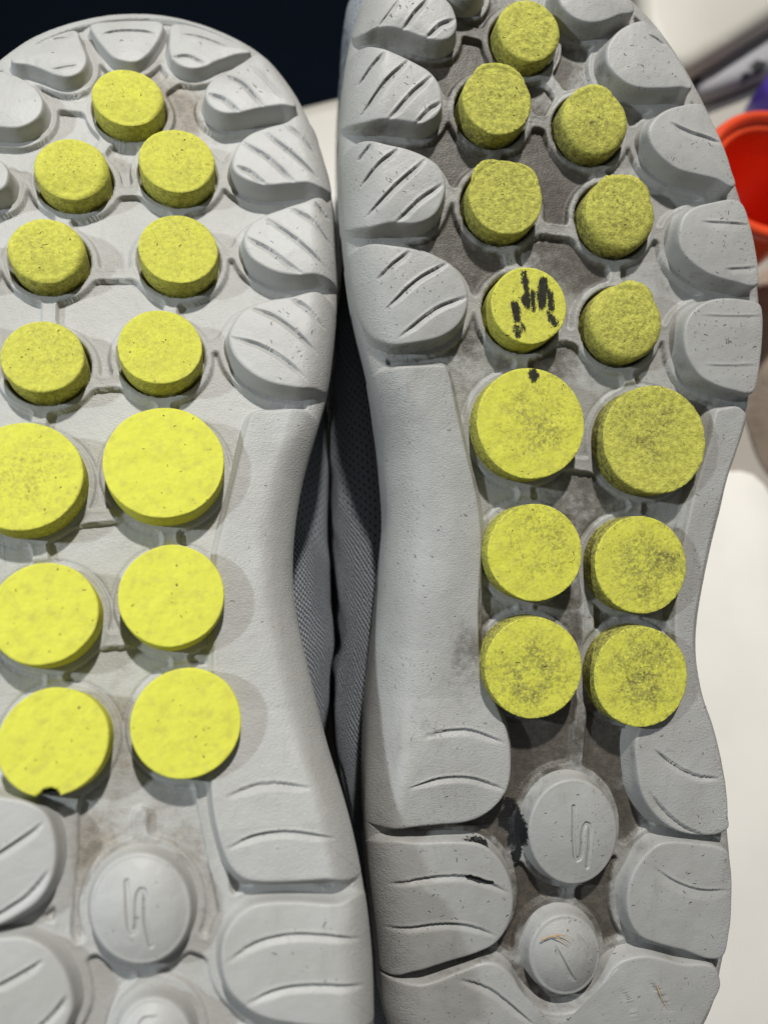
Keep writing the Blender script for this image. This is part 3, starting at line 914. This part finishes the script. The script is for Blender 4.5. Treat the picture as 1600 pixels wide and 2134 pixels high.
med_l = [
    dict(p=[(430,183),(442,166),(470,150),(503,131),(545,112),(585,160),(618,214),(584,218),(546,223),(503,233),(465,235),(439,221),(428,202)],
         g=[[(432,194),(465,204),(501,232)],[(458,152),(503,171),(551,222)],([(522,133),(565,176),(593,210)],.3,1.2)], lint=14),
    dict(p=[(484,332),(494,304),(518,280),(551,266),(594,254),(636,236),(664,300),(682,378),(636,380),(594,383),(560,385),(522,378),(496,364),(485,350)],
         g=[[(492,344),(522,356),(556,384)],[(501,292),(560,328),(617,381)],[(549,271),(608,318),(672,374)],[(594,256),(632,285),(663,318)]], lint=14),
    dict(p=[(508,503),(515,475),(537,454),(580,437),(632,420),(680,410),(697,475),(703,566),(656,570),(618,573),(580,568),(546,553),(520,532)],
         g=[[(512,492),(560,518),(632,571)],[(551,451),(613,494),(689,560)],[(603,430),(656,461),(696,506)],[(658,418),(689,449)]], lint=26),
    dict(p=[(477,709),(480,685),(499,652),(523,636),(561,624),(603,618),(670,606),(700,640),(697,700),(672,792),(637,807),(599,805),(556,795),(518,773),(489,742)],
         g=[[(480,702),(537,716),(599,752),(643,794)],[(520,640),(570,657),(622,695),(665,737)],[(608,620),(641,640),(681,680)]], lint=30),
    dict(name='midfoot_panel', p=[(523,864),(535,852),(570,849),(640,849),(668,872),(640,960),(622,1040),(612,1120),(610,1200),(618,1270),(634,1350),(657,1440),(688,1560),
            (716,1660),(738,1760),(750,1828),(675,1833),(600,1838),(540,1838),(505,1830),(475,1797),(452,1727),(441,1650),(446,1560),(444,1480),(446,1380),(447,1270),(452,1156),(470,1075),(499,956)],
         n=760, rings=80, hx=520, h=[(850,2.4),(960,1.5),(1100,1.2),(1300,1.1),(1480,1.5),(1620,2.8),(1720,3.8),(1850,4.0)], dome=0.0, grain=.55,
         spine=[(590,900),(565,960),(545,1060),(535,1160),(535,1280),(545,1400),(565,1520),(580,1600),(592,1685)],
         g=[[(470,1662),(520,1640),(565,1632),(600,1634),(650,1643)],[(472,1770),(525,1742),(590,1732),(640,1736),(700,1748)]], lint=14),
    dict(p=[(462,2010),(465,1960),(485,1920),(520,1890),(560,1880),(620,1879),(700,1884),(757,1878),(776,1960),(783,2060),(782,2140),(700,2142),(620,2136),(545,2120),(500,2090),(475,2060)],
         h=4.2*MM, n=260, g=[[(470,2008),(530,1965),(600,1947),(680,1948),(757,1960)],[(508,2096),(575,2062),(650,2052),(765,2057)]], lint=10),
    dict(p=[(-60,1650),(0,1660),(60,1672),(100,1700),(118,1765),(110,1830),(80,1880),(40,1908),(0,1928),(-60,1942),(-140,1940),(-150,1850),(-130,1700)],
         h=4.1*MM, g=[[(-30,1795),(40,1750),(92,1713)],[(-40,1925),(50,1870),(104,1812)]], lint=10),
    dict(p=[(-100,1965),(0,1955),(50,1953),(100,1976),(135,2020),(152,2070),(150,2115),(110,2170),(0,2190),(-140,2190),(-152,2050)],
         h=4.1*MM, g=[[(-20,2062),(45,2027),(92,2000)],[(70,2150),(110,2112),(140,2075)]], lint=6),
    dict(name='heel_pod', p=ellipse(293,1894,106,117), h=4.0*MM, dome=1.5*MM, n=280, rings=64, lint=10,
         engrave=[([(266,1836),(268,1880),(272,1928),(279,1940),(286,1932),(287,1900),(289,1864),(296,1852),(304,1858),(305,1880),(306,1920),(316,1968)],.42,.38)]),
    dict(name='heel_pod', p=ellipse(322,2170,80,92), h=4.6*MM, dome=1.4*MM, lint=3, g=[([(286,2140),(300,2120),(330,2116)],.4,1.0)]),
    dict(p=[(100,2230),(180,2240),(230,2290),(320,2300),(410,2285),(460,2220),(520,2190),(620,2185),(770,2190),(745,2270),(675,2375),(560,2450),(400,2495),(240,2490),(95,2440),(-20,2365),(-100,2260),(-20,2225)], h=4.6*MM, n=300, lint=3),
]
add_lugs(LS, toe_l + med_l)

def bars_for(shoe, D, pairs, wd=1.25, lugs=()):
    for i, j in pairs:
        shoe.bars.append((D[i][0], D[j][0], wd * MM))
    for i, px in lugs:
        shoe.bars.append((D[i][0], shoe.fr.uv(*px), wd * MM))
bars_for(LS, L_DISCS, [(0,1),(0,2),(1,3),(2,4),(3,5),(4,6),(5,7),(6,8),(9,7),(10,8),(11,9),(12,10)], 1.3,
    [(0,(90,215)),(0,(400,140)),(2,(490,345)),(4,(515,520)),(6,(480,710)),(1,(20,365))])
for a, b in (((165,400),(360,395)), ((150,572),(350,570)), ((150,800),(300,792)), ((120,1085),(300,1065)), ((120,1340),(300,1330)), ((292,1700),(292,1900)), ((150,1640),(130,1950)), ((420,1640),(470,1880)), ((205,1960),(150,2000)), ((390,1960),(470,1990)), ((300,2000),(315,2150))):
    LS.bars.append((FL.uv(*a), FL.uv(*b), 1.2 * MM))

def dirt_left(Q, sd, e):
    d = 0.10 + 0.10 * fbm(Q, 120, 2)
    for (px, py, r, a) in ((330,190,12,.45),(390,240,9,.5),(250,330,9,.22),(470,520,7,.3),(235,1600,8,.36),(250,1450,8,.3),(225,1760,7,.28),(420,1790,8,.3),(190,1790,6,.28),(330,1720,6,.2)):
        c = FL.uv(px, py)
        d = d + a * np.exp(-(((Q - c) ** 2).sum(1)) / (r * MM) ** 2)
    d = d + 0.10 * sstep(0, 0.6 * MM, sd)
    return np.clip(d, 0, 1)
def dirt_lug_left(Q, wall):
    return np.clip(0.05 + 0.10 * wall * (0.5 + vnoise(Q, 200, 3)), 0, 1)

LS.build_midsole(dirt_left)
for L in LS.lugs:
    LS.build_lug(L, dirt_lug_left)
def build_discs(shoe, D, seed0):
    out = []
    for i, (c, r, hd, kind, opt, r1, r2) in enumerate(D):
        nt_ = opt.get('notch')
        if nt_: nt_ = (tuple(shoe.fr.uv(*nt_[0], hd)), nt_[1] * MM)
        st = [resample(shoe.fr.poly(q, hd), 30) for q in opt.get('stain', [])]
        o = shoe.build_disc(c, r, hd, opt['wear'], opt['soil'], kind, seed0 + i, opt.get('rnd', .28), opt.get('droop', 0), st, nt_, opt.get('tilt', 0))
        if opt.get('label'): o['label'] = opt['label']
        if 'torn' in opt:
            for (a0, a1, wd, rs) in opt['torn']:
                shoe.torn(o, c, r, hd, a0, a1, wd * MM, rs * MM, seed0 + i, opt.get('rnd', .28))
        out.append(o)
    return out
L_DISC_O = build_discs(LS, L_DISCS, 40)
L_DISC_O[11]['label'] = 'yellow disc with a charred nick in its lower edge'

# ======================= right shoe
FR_ = Frame((565, 1150), (1215, 900), 0.1685, 0.055, 0.7)
right_outline = [(755,0),(738,50),(726,100),(717,161),(711,241),(709,322),(711,402),(718,489),(731,595),(745,670),(762,739),(781,819),(797,894),(808,969),(815,1043),(816,1100),
    (808,1184),(797,1294),(786,1394),(777,1472),(770,1560),(764,1640),(762,1720),(766,1800),(774,1880),(784,1960),(792,2040),(800,2110),(830,2185),(890,2250),(1000,2305),(1150,2322),(1300,2292),(1395,2222),
    (1452,2130),(1478,2070),(1490,2010),(1503,1940),(1512,1860),(1510,1790),(1504,1720),(1496,1640),(1484,1560),(1470,1500),(1455,1450),(1445,1404),(1440,1346),(1443,1289),(1456,1210),(1473,1131),(1489,1068),(1505,1000),(1525,940),(1542,877),
    (1556,810),(1568,740),(1572,680),(1568,620),(1560,550),(1546,480),(1526,410),(1502,340),(1474,265),(1440,195),(1400,125),(1352,60),(1298,5),(1235,-60),(1180,-105),(1130,-135),(1030,-150),(930,-135),(860,-100),(800,-55)]
RS = Shoe('running_shoe', FR_, FOAM_R, right_outline, side_rim(-1, (5.2, 4.6, 9.0, 7.6), (1.6, 2.0, 1.6, 2.0)), [(1090, 250), (1170, 600), (1200, 1000), (1200, 1500), (1170, 2030)],
          (FR_.v_of(1720, 850), FR_.v_of(1480, 850), FR_.v_of(960, 850), FR_.v_of(740, 850), 11.0, 11.0))
tag(RS.root, 'grimy grey running shoe lying sole up on the right, black smears on its yellow discs', 'shoe', 'pair of running shoes')

R_DISCS = add_disc_specs(RS, [
    (1103,60,71,66,SM,dict(wear=.90,soil=.45,rnd=1.1,droop=.9)),
    (1036,208,75,73,SM,dict(wear=1.0,soil=.50,rnd=.6,droop=.3,torn=[(30,140,1.1,.6)])),
    (1243,246,74,78,SM,dict(wear=1.0,soil=.6,rnd=2.3,droop=1.7,torn=[(50,155,.7,.35)])),
    (1054,410,78,82,SM,dict(wear=1.0,soil=.50,rnd=.5,droop=.2,torn=[(98,165,1.2,.6),(20,78,.8,.5)])),
    (1296,440,77,85,SM,dict(wear=1.0,soil=.55,rnd=2.3,droop=1.7,torn=[(20,165,1.2,.6)])),
    (1102,637,79,86,SM,dict(wear=.45,soil=.25,rnd=.35,label='yellow disc smeared with black tar',
        stain=[[(1084,566),(1097,566),(1103,606),(1108,642),(1096,644),(1082,624),(1090,608)],[(1104,606),(1112,604),(1118,644),(1108,652)],[(1118,600),(1124,580),(1138,576),(1142,600),(1136,642),(1122,646)],[(1140,596),(1148,602),(1156,640),(1148,652),(1140,640)],
               [(1064,628),(1079,630),(1086,660),(1080,676),(1070,670),(1064,648)],[(1070,678),(1082,676),(1086,702),(1074,706)],[(1084,672),(1096,684),(1094,692)],[(1138,648),(1154,656),(1164,676),(1150,680)]])),
    (1308,668,82,84,SM,dict(wear=.95,soil=.50,rnd=2.0,droop=1.2,torn=[(35,115,1.0,.5)])),
    (1106,882,112,120,BG,dict(wear=.20,soil=.75,label='large yellow disc with a black blot near its top',stain=[[(1100,772),(1112,768),(1124,778),(1120,790),(1108,798),(1102,788)]])),
    (1364,916,108,117,BG,dict(wear=.80,soil=.75,rnd=.45)),
    (1115,1151,96,108,BG,dict(wear=.15,soil=.75)),
    (1335,1177,95,106,BG,dict(wear=.30,soil=1.0)),
    (1112,1392,98,114,BG,dict(wear=.20,soil=.90)),
    (1335,1410,97,110,BG,dict(wear=.30,soil=.95))])

med_r = [
    dict(p=[(935,-22),(950,-8),(975,-3),(1000,-10),(1012,-32),(1005,-60),(960,-85),(900,-80),(868,-60),(905,-40)], lint=2),
    dict(p=[(758,50),(787,52),(837,61),(890,80),(920,84),(942,75),(952,55),(950,32),(937,5),(900,-25),(850,-45),(800,-45),(768,-10)],
         g=[[(890,-2),(862,27),(837,62)],[(948,39),(917,50),(887,78)],([(830,0),(805,32),(787,53)],.3,1.2)], lint=8),
    dict(p=[(742,241),(805,249),(837,252),(880,257),(905,246),(920,225),(922,200),(915,172),(895,147),(867,130),(830,112),(792,96),(755,86),(735,110),(728,175)],
         g=[[(801,106),(775,132),(747,166)],[(852,124),(805,165),(750,238)],[(902,155),(860,190),(807,250)],[(921,211),(895,225),(864,258)]], lint=14),
    dict(p=[(755,463),(824,464),(864,466),(904,449),(924,414),(929,380),(919,351),(893,328),(852,310),(806,299),(745,287),(730,322),(732,402)],
         g=[[(774,295),(746,324)],[(829,309),(789,339),(752,382)],[(886,332),(829,380),(763,448)],[(924,381),(875,414),(822,465)]], lint=16),
    dict(p=[(822,716),(870,714),(921,701),(956,676),(974,640),(974,603),(956,566),(927,543),(881,523),(824,511),(745,508),(745,560),(772,640),(797,700)],
         g=[[(854,522),(818,549),(786,580)],[(935,546),(870,581),(804,643)],[(977,616),(910,641),(830,703)]], lint=22),
    dict(name='midfoot_panel', p=[(826,762),(880,759),(927,758),(936,768),(956,854),(973,928),(990,997),(1003,1060),(1008,1130),(1005,1200),(1002,1290),(1006,1370),(1030,1450),(1058,1525),(1065,1579),(1059,1636),(1038,1673),(1007,1699),(970,1713),
            (917,1718),(865,1723),(806,1731),(768,1728),(764,1640),(770,1560),(777,1472),(786,1394),(797,1294),(808,1184),(816,1100),(815,1043),(808,969),(797,894),(781,819),(775,775)],
         n=760, rings=80, hx=950, h=[(760,2.2),(900,1.4),(1100,1.2),(1350,1.2),(1450,1.7),(1530,3.0),(1620,3.8),(1750,3.9)], dome=0.0, grain=.55,
         spine=[(860,815),(880,900),(905,1000),(915,1100),(910,1220),(905,1330),(910,1440),(922,1500),(925,1575)],
         g=[[(880,1539),(933,1524),(986,1524),(1052,1549)],[(850,1643),(917,1621),(986,1621),(1054,1646)]], lint=18),
    dict(p=[(797,1768),(891,1757),(959,1755),(1007,1763),(1043,1794),(1064,1836),(1070,1883),(1059,1930),(1033,1967),(991,1988),(938,2004),(865,2028),(794,2052),(782,1972),(776,1867)],
         n=260, h=3.9*MM, g=[[(806,1850),(875,1831),(959,1824),(1012,1836),(1062,1862)],[(802,1946),(891,1926),(970,1926),(1036,1951)]], lint=24,
         stains=[[(970,1826),(990,1825),(1010,1833),(1028,1840),(1010,1842),(990,1837)]]),
    dict(p=[(797,2069),(891,2051),(970,2021),(1007,2008),(1038,2011),(1064,2031),(1091,2073),(1127,2105),(1169,2113),(1211,2102),(1248,2063),(1280,2015),(1311,1998),(1353,1993),(1416,2008),(1496,2026),
            (1466,2130),(1400,2222),(1300,2294),(1150,2322),(1000,2303),(890,2245),(830,2180),(805,2110)],
         n=380, h=3.9*MM, g=[[(955,2041),(1012,2056),(1059,2088),(1108,2132)],([(1350,2040),(1375,2070),(1400,2110)],.35,1.4),([(1290,2055),(1310,2085),(1320,2125)],.3,1.4)], lint=20, hc=1),
]
lat_r = [
    dict(p=[(1164,0),(1174,19),(1199,39),(1230,47),(1261,42),(1292,30),(1322,20),(1300,-20),(1240,-70),(1185,-60),(1160,-25)], lint=2),
    dict(p=[(1333,42),(1305,52),(1283,69),(1267,91),(1263,112),(1267,134),(1283,156),(1305,173),(1330,182),(1371,184),(1417,182),(1442,182),(1430,150),(1404,106),(1370,67),(1348,44)], g=[([(1350,72),(1368,80),(1386,94)],.3,1.0)], lint=16),
    dict(p=[(1445,214),(1421,218),(1397,224),(1375,236),(1357,254),(1350,272),(1355,294),(1367,316),(1389,338),(1417,355),(1451,364),(1492,374),(1530,388),(1524,353),(1511,312),(1495,275),(1475,234),(1462,217)],
         g=[([(1395,255),(1441,277),(1471,286),(1502,299)],.55,1.5)], lint=14),
    dict(p=[(1527,414),(1482,421),(1449,430),(1426,446),(1415,472),(1415,505),(1426,531),(1449,554),(1482,574),(1531,588),(1578,594),(1581,564),(1573,508),(1561,459),(1547,424)],
         g=[([(1459,462),(1531,466),(1562,469)],.3,2.0),([(1510,561),(1547,559),(1577,556)],.3,1.4)], lint=24),
    dict(p=[(1582,632),(1541,622),(1498,621),(1466,630),(1439,652),(1426,679),(1426,715),(1436,751),(1459,784),(1492,803),(1531,815),(1567,819),(1577,800),(1586,744),(1590,695),(1589,652)],
         g=[([(1459,657),(1520,660),(1587,659)],.16,2.6),([(1466,761),(1520,763),(1580,760)],.14,2.6)], lint=36),
    dict(name='midfoot_panel', p=[(1498,854),(1515,848),(1546,847),(1556,866),(1534,940),(1514,1000),(1497,1068),(1481,1131),(1465,1210),(1452,1289),(1449,1346),(1455,1404),(1468,1472),(1484,1514),(1497,1572),(1506,1630),(1510,1700),(1508,1731),
            (1453,1740),(1400,1727),(1364,1700),(1337,1658),(1327,1605),(1328,1535),(1362,1492),(1402,1452),(1418,1400),(1416,1300),(1420,1210),(1433,1130),(1452,1040),(1474,957),(1487,915)],
         n=700, rings=64, hx=1440, h=[(850,2.6),(960,2.2),(1100,1.8),(1350,1.8),(1450,2.4),(1530,3.2),(1620,3.8),(1750,3.9)], dome=0.0, grain=.5,
         spine=[(1515,900),(1496,980),(1466,1090),(1442,1230),(1435,1350),(1438,1430),(1442,1500)],
         g=[([(1362,1561),(1406,1594),(1448,1615),(1498,1622)],.8,1.2),([(1350,1648),(1379,1684),(1421,1720),(1465,1740)],.8,1.4)], lint=16),
    dict(p=[(1512,1772),(1442,1757),(1379,1757),(1348,1778),(1319,1820),(1307,1867),(1311,1915),(1332,1951),(1369,1967),(1421,1981),(1500,1998),(1519,1946),(1525,1867),(1523,1804)], h=3.9*MM,
         g=[([(1360,1806),(1406,1836),(1458,1853),(1520,1854)],.4,2.2)], lint=14),
    dict(name='heel_pod', p=ellipse(1194,1734,92,110), h=3.8*MM, dome=.8*MM, n=280, rings=64, lint=8,
         engrave=[([(1193,1680),(1192,1730),(1196,1784),(1203,1790),(1208,1780),(1210,1745),(1213,1722),(1220,1714),(1226,1722),(1225,1755),(1222,1806)],.42,.38)]),
    dict(name='heel_pod', p=ellipse(1177,1991,74,84), h=3.6*MM, dome=2.0*MM, lint=6, g=[([(1152,1962),(1172,2000),(1195,2040)],.4,1.3),([(1200,1940),(1220,1970),(1232,2000)],.3,1.3)]),
]
for d in lat_r[:5] + [lat_r[6]]:
    d['rim'] = (1.6 * MM, 2.0 * MM); d['snap'] = False
lat_r[5]['run'] = 2.6 * MM
add_lugs(RS, med_r + lat_r)
bars_for(RS, R_DISCS, [(0,1),(0,2),(1,2),(1,3),(2,4),(3,5),(4,6),(5,7),(6,8),(7,9),(8,10),(9,11),(10,12)], 1.25,
    [(0,(950,60)),(1,(920,215)),(3,(925,400)),(5,(972,630)),(2,(1265,130)),(2,(1352,280)),(4,(1415,500)),(6,(1428,700)),(0,(1190,30))])
for a, b in (((1100,472),(1270,492)), ((1140,690),(1280,720)), ((1160,960),(1320,985)), ((1225,1180),(1225,1400)), ((1215,1440),(1195,1640)), ((1197,1620),(1190,1730)), ((1190,1730),(1180,1990)),
             ((1095,1770),(1064,1790)), ((1290,1770),(1320,1790)), ((1075,2000),(1010,1995)), ((1270,1990),(1320,1975))):
    RS.bars.append((FR_.uv(*a), FR_.uv(*b), 1.25 * MM))
RS.stains.append((resample(FR_.poly([(1056,1664),(1075,1672),(1088,1700),(1093,1735),(1088,1775),(1072,1808),(1066,1790),(1060,1760),(1062,1740),(1045,1725),(1040,1705),(1050,1690)]), 50), 1))
RS.stains.append((resample(FR_.poly([(935,1745),(970,1738),(1005,1742),(1012,1756),(975,1752),(940,1756)]), 40), 1))

def dirt_right(Q, sd, e):
    rec = sstep(-0.2 * MM, 0.6 * MM, sd)
    d = 0.13 + 0.16 * fbm(Q, 140, 6)
    patch = np.zeros(len(Q))
    for (px, py, r, a) in ((970,120,15,1.),(1010,330,9,.9),(1170,400,10,.6),(1230,560,9,.5),(1170,130,8,.4),(1210,1540,8,.9),(1230,1500,8,.9),(1080,1500,8,.8),(1330,1530,8,.6),(1100,1900,8,.9),(1240,1900,8,.8),(1110,2060,9,.9),(1250,2040,9,.8),(1120,750,8,.5),(940,280,12,.8),(960,480,11,.75),(1150,330,13,.65),(1180,520,13,.45),(1010,560,9,.6),(960,700,9,.4),(1230,1050,13,.35),(1000,1340,9,.6),(1225,1300,12,.45),
                           (1130,1570,13,.75),(1270,1560,12,.7),(1300,1680,10,.5),(1080,1640,10,.7),(1120,1840,12,.8),(1260,1860,13,.7),(1060,2000,12,.7),(1290,1990,12,.5),(900,1745,14,.8),(1000,1750,12,.8),(1180,2090,14,.8),(900,2035,16,.75),(1450,2010,12,.6),(1460,1750,12,.5),(1480,900,8,.4)):
        c = FR_.uv(px, py)
        patch = np.maximum(patch, a * np.exp(-(((Q - c) ** 2).sum(1)) / (r * MM) ** 2))
    d = d + patch * (0.78 + 0.75 * rec) + 0.15 * rec + 0.35 * patch * fbm(Q, 420, 8)
    d = np.where(e < 6 * MM, d * (0.25 + 0.75 * e / (6 * MM)), d)
    return np.clip(d, 0, 1)
def dirt_lug_right(Q, wall):
    d = 0.10 + 0.34 * wall * (0.6 + 0.8 * vnoise(Q, 200, 3))
    for (px, py, r, a) in ((988,1355,8,.5),(880,1530,16,.2),(1120,30,8,.2)):
        c = FR_.uv(px, py)
        d = d + a * np.exp(-(((Q - c) ** 2).sum(1)) / (r * MM) ** 2)
    return np.clip(d, 0, 1)
RS.build_midsole(dirt_right)
for L in RS.lugs:
    RS.build_lug(L, dirt_lug_right)
build_discs(RS, R_DISCS, 80)

# uppers: side bulge of the knit (mm) along the shoe, by photo row
def bulge(fr, shoe, sign, ys, xs, other):
    T = np.array([fr.uv(x, y, -0.036) for x, y in zip(xs, ys)])[::-1]
    def f(out, nr):
        low = shoe.lower[::3][:, :2]
        ut = np.interp(low[:, 1], T[:, 1], T[:, 0])
        nx = nr[:, 0] * sign
        b = (ut - low[:, 0]) * sign / np.maximum(nx, 0.35)
        m = sstep(0.25, 0.6, nx)
        b = np.clip(b + 0.7 * MM, 0.6 * MM, 0.024) * m + other * MM * (1 - m)
        for _ in range(12):
            b = (np.roll(b, 1) + b + np.roll(b, -1)) / 3
        return b
    return f
bulge_left = bulge(FL, LS, 1, [300, 700, 800, 900, 1000, 1100, 1200, 1300, 1350, 1400, 1500, 1600, 1800, 2100],
                   [560, 650, 672, 679, 682, 683, 688, 697, 700, 693, 682, 660, 640, 640], 3.0)
bulge_right = bulge(FR_, RS, -1, [100, 400, 500, 600, 700, 800, 900, 1000, 1100, 1200, 1300, 1350, 1400, 1500, 1600, 1700, 1800, 2000],
                   [722, 716, 712, 705, 695, 688, 685, 687, 688, 693, 703, 705, 698, 688, 704, 728, 742, 775], 0.6)
def vent_left(out, q):
    vb = FL.v_of(1090, 650)
    return sstep(vb - 0.004, vb + 0.004, out[:, 1] + q * 0.02 - 0.01)
def vent_right(out, q):
    vb = FR_.v_of(930, 750)
    return sstep(vb - 0.003, vb + 0.003, out[:, 1] - q * 0.055 + 0.028)
def depth_to_table(fr, low):
    # how far down (along the sole normal) the table lies
    def f(out):
        P = fr.O[None] + out[:, :1] * fr.eu + out[:, 1:] * fr.ev + (-0.027) * fr.n
        return np.clip(P[:, 2] / fr.n[2] - 0.002, 0.02, 0.09)
    return f
LS.build_upper(bulge_left, vent_left, depth_to_table(FL, None))
RS.build_upper(bulge_right, vent_right, depth_to_table(FR_, None))
LS.build_lint(1.0)
RS.build_lint(1.25)

# ------------------------------------------------------------------ small things
def to_world(fr, u, v, wv):
    return fr.O + fr.eu * u + fr.ev * v + fr.n * wv
def blade(pts, wd):
    P = resample(np.array(pts), 14, closed=False)
    return P
def straw(name, fr, strands, label):
    V, F = [], []
    for pts, wd in strands:
        P = resample(np.array([np.append(fr.uv(x, y, h * MM), h * MM) for x, y, h in pts]), 16, closed=False)
        base = len(V)
        for i, p in enumerate(P):
            t = P[min(i + 1, 15)] - P[max(i - 1, 0)]
            t = t / np.linalg.norm(t)
            s1 = np.array((-t[1], t[0], 0)); s1 /= np.linalg.norm(s1)
            ww = wd * MM * (1 - 0.75 * i / 15)
            for a in range(6):
                an = a * math.pi / 3
                q = p + s1 * ww * math.cos(an) + np.array((0, 0, 1)) * ww * 0.7 * math.sin(an)
                V.append(to_world(fr, *q))
        for i in range(15):
            for a in range(6):
                F.append((base + i * 6 + a, base + i * 6 + (a + 1) % 6, base + (i + 1) * 6 + (a + 1) % 6, base + (i + 1) * 6 + a))
    o = mesh_np(name, np.array(V), np.array(F), STRAW_M)
    return tag(o, label, 'straw')
straw('straw', FR_, [([(1127,1959,4.9), (1145,1952,5.25), (1165,1947,5.4)], .22), ([(1150,1950,5.3), (1168,1958,5.7), (1186,1972,5.8)], .17), ([(1155,1950,5.3), (1172,1950,5.6), (1192,1962,5.7)], .13)],
      'tiny forked tan straw lying on the lower heel pod of the grimy shoe')
straw('straw', FR_, [([(1368,2055,4.25), (1378,2080,4.3), (1394,2104,4.35)], .16)], 'single thin tan straw on the heel lug at the bottom right corner')

# ------------------------------------------------------------------ blurred things on the table behind
def pw(pts, z=0.0):
    return [tuple(on_z(x, y, z)[:2]) for x, y in pts]
o = prism('plastic_box', pw([(1334,-120),(1341,40),(1372,110),(1425,146),(1520,88),(1660,0),(1660,-200)], 0.022)[::-1], 0.0005, 0.022, BOX_M, 0.006, 5)
tag(o, 'blurred off white rounded plastic box at the top right corner', 'box')
o = prism('grey_bag', pw([(1398,190),(1432,148),(1520,96),(1680,0),(1680,110),(1560,158),(1475,190)], 0.010)[::-1], 0.0005, 0.010, BAG_M, 0.004, 4)
tag(o, 'blurred grey bag with dark marks between the white box and red cup', 'bag')
BRIGHT_TABLE_M = plain_mat('bright_table_board', (0.89, 0.865, 0.81), 0.5, 0.35, 0.05, 25)
o = prism('bright_table_board', pw([(1000,1000),(1535,985),(1560,992),(1585,1015),(1605,1050),(1640,1130),(1760,1400),(1780,2400),(900,2500)])[::-1], 0.0004, 0.003, BRIGHT_TABLE_M, 0.001, 3)  # added board; the table's brighter near part is put into its colour
tag(o, 'added pale board with rounded corner that brightens the table beside the right shoe', 'board')
# red cup, open side up
def lathe(name, prof, cx, cy, mat, n=96):
    V = []
    for r, z in prof:
        for a in np.linspace(0, 2 * math.pi, n, endpoint=False):
            V.append((cx + r * math.cos(a), cy + r * math.sin(a), z))
    return mesh_np(name, np.array(V), ring_faces(len(prof), n), mat)
c = on_z(1618, 356, 0.052)
pr = [(0.001, 0.0006), (0.015, 0.0006), (0.0175, 0.003), (0.0205, 0.045), (0.0218, 0.0462), (0.0236, 0.0466), (0.0246, 0.0485), (0.0240, 0.0506), (0.0226, 0.0514), (0.0212, 0.0510), (0.0206, 0.0490), (0.0198, 0.0484), (0.0190, 0.0488), (0.0182, 0.0480), (0.0176, 0.0455), (0.0150, 0.006), (0.012, 0.004), (0.001, 0.0035)]
o = lathe('red_cup', pr, c[0], c[1], RED_M)
tag(o, 'blurred bright red plastic cup with rolled rim behind the right shoe', 'cup')
c = on_z(1652, 172, 0.02)
pr = [(0.001, 0.0005), (0.0085, 0.0005), (0.0095, 0.002), (0.0098, 0.016), (0.0090, 0.0185), (0.0070, 0.0195), (0.001, 0.020)]
o = lathe('violet_cap', pr, c[0], c[1], PURPLE_M)
tag(o, 'blurred violet blue cap at the right edge above the red cup', 'cap')
# crumpled tan cloth
c = on_z(1655, 790, 0.0)
n = 80
V = []
for i in range(30):
    q = i / 29
    for a in np.linspace(0, 2 * math.pi, n, endpoint=False):
        rr = (0.030 + 0.004 * mnoise.noise(Vector((math.cos(a) * 2, math.sin(a) * 2, 3.0)))) * (1 - q)
        x, y = rr * 0.82 * math.cos(a), rr * 1.55 * math.sin(a)
        z = 0.0006 + 0.017 * math.sin(min(1, q * 1.6) * math.pi / 2) + 0.006 * q * mnoise.noise(Vector((x * 90, y * 60, 1.0)))
        V.append((c[0] + x, c[1] + y, max(0.0006, z)))
o = mesh_np('tan_cloth', np.array(V), ring_faces(30, n), CLOTH_M)
tag(o, 'blurred crumpled tan cloth on the table at the right edge', 'cloth')
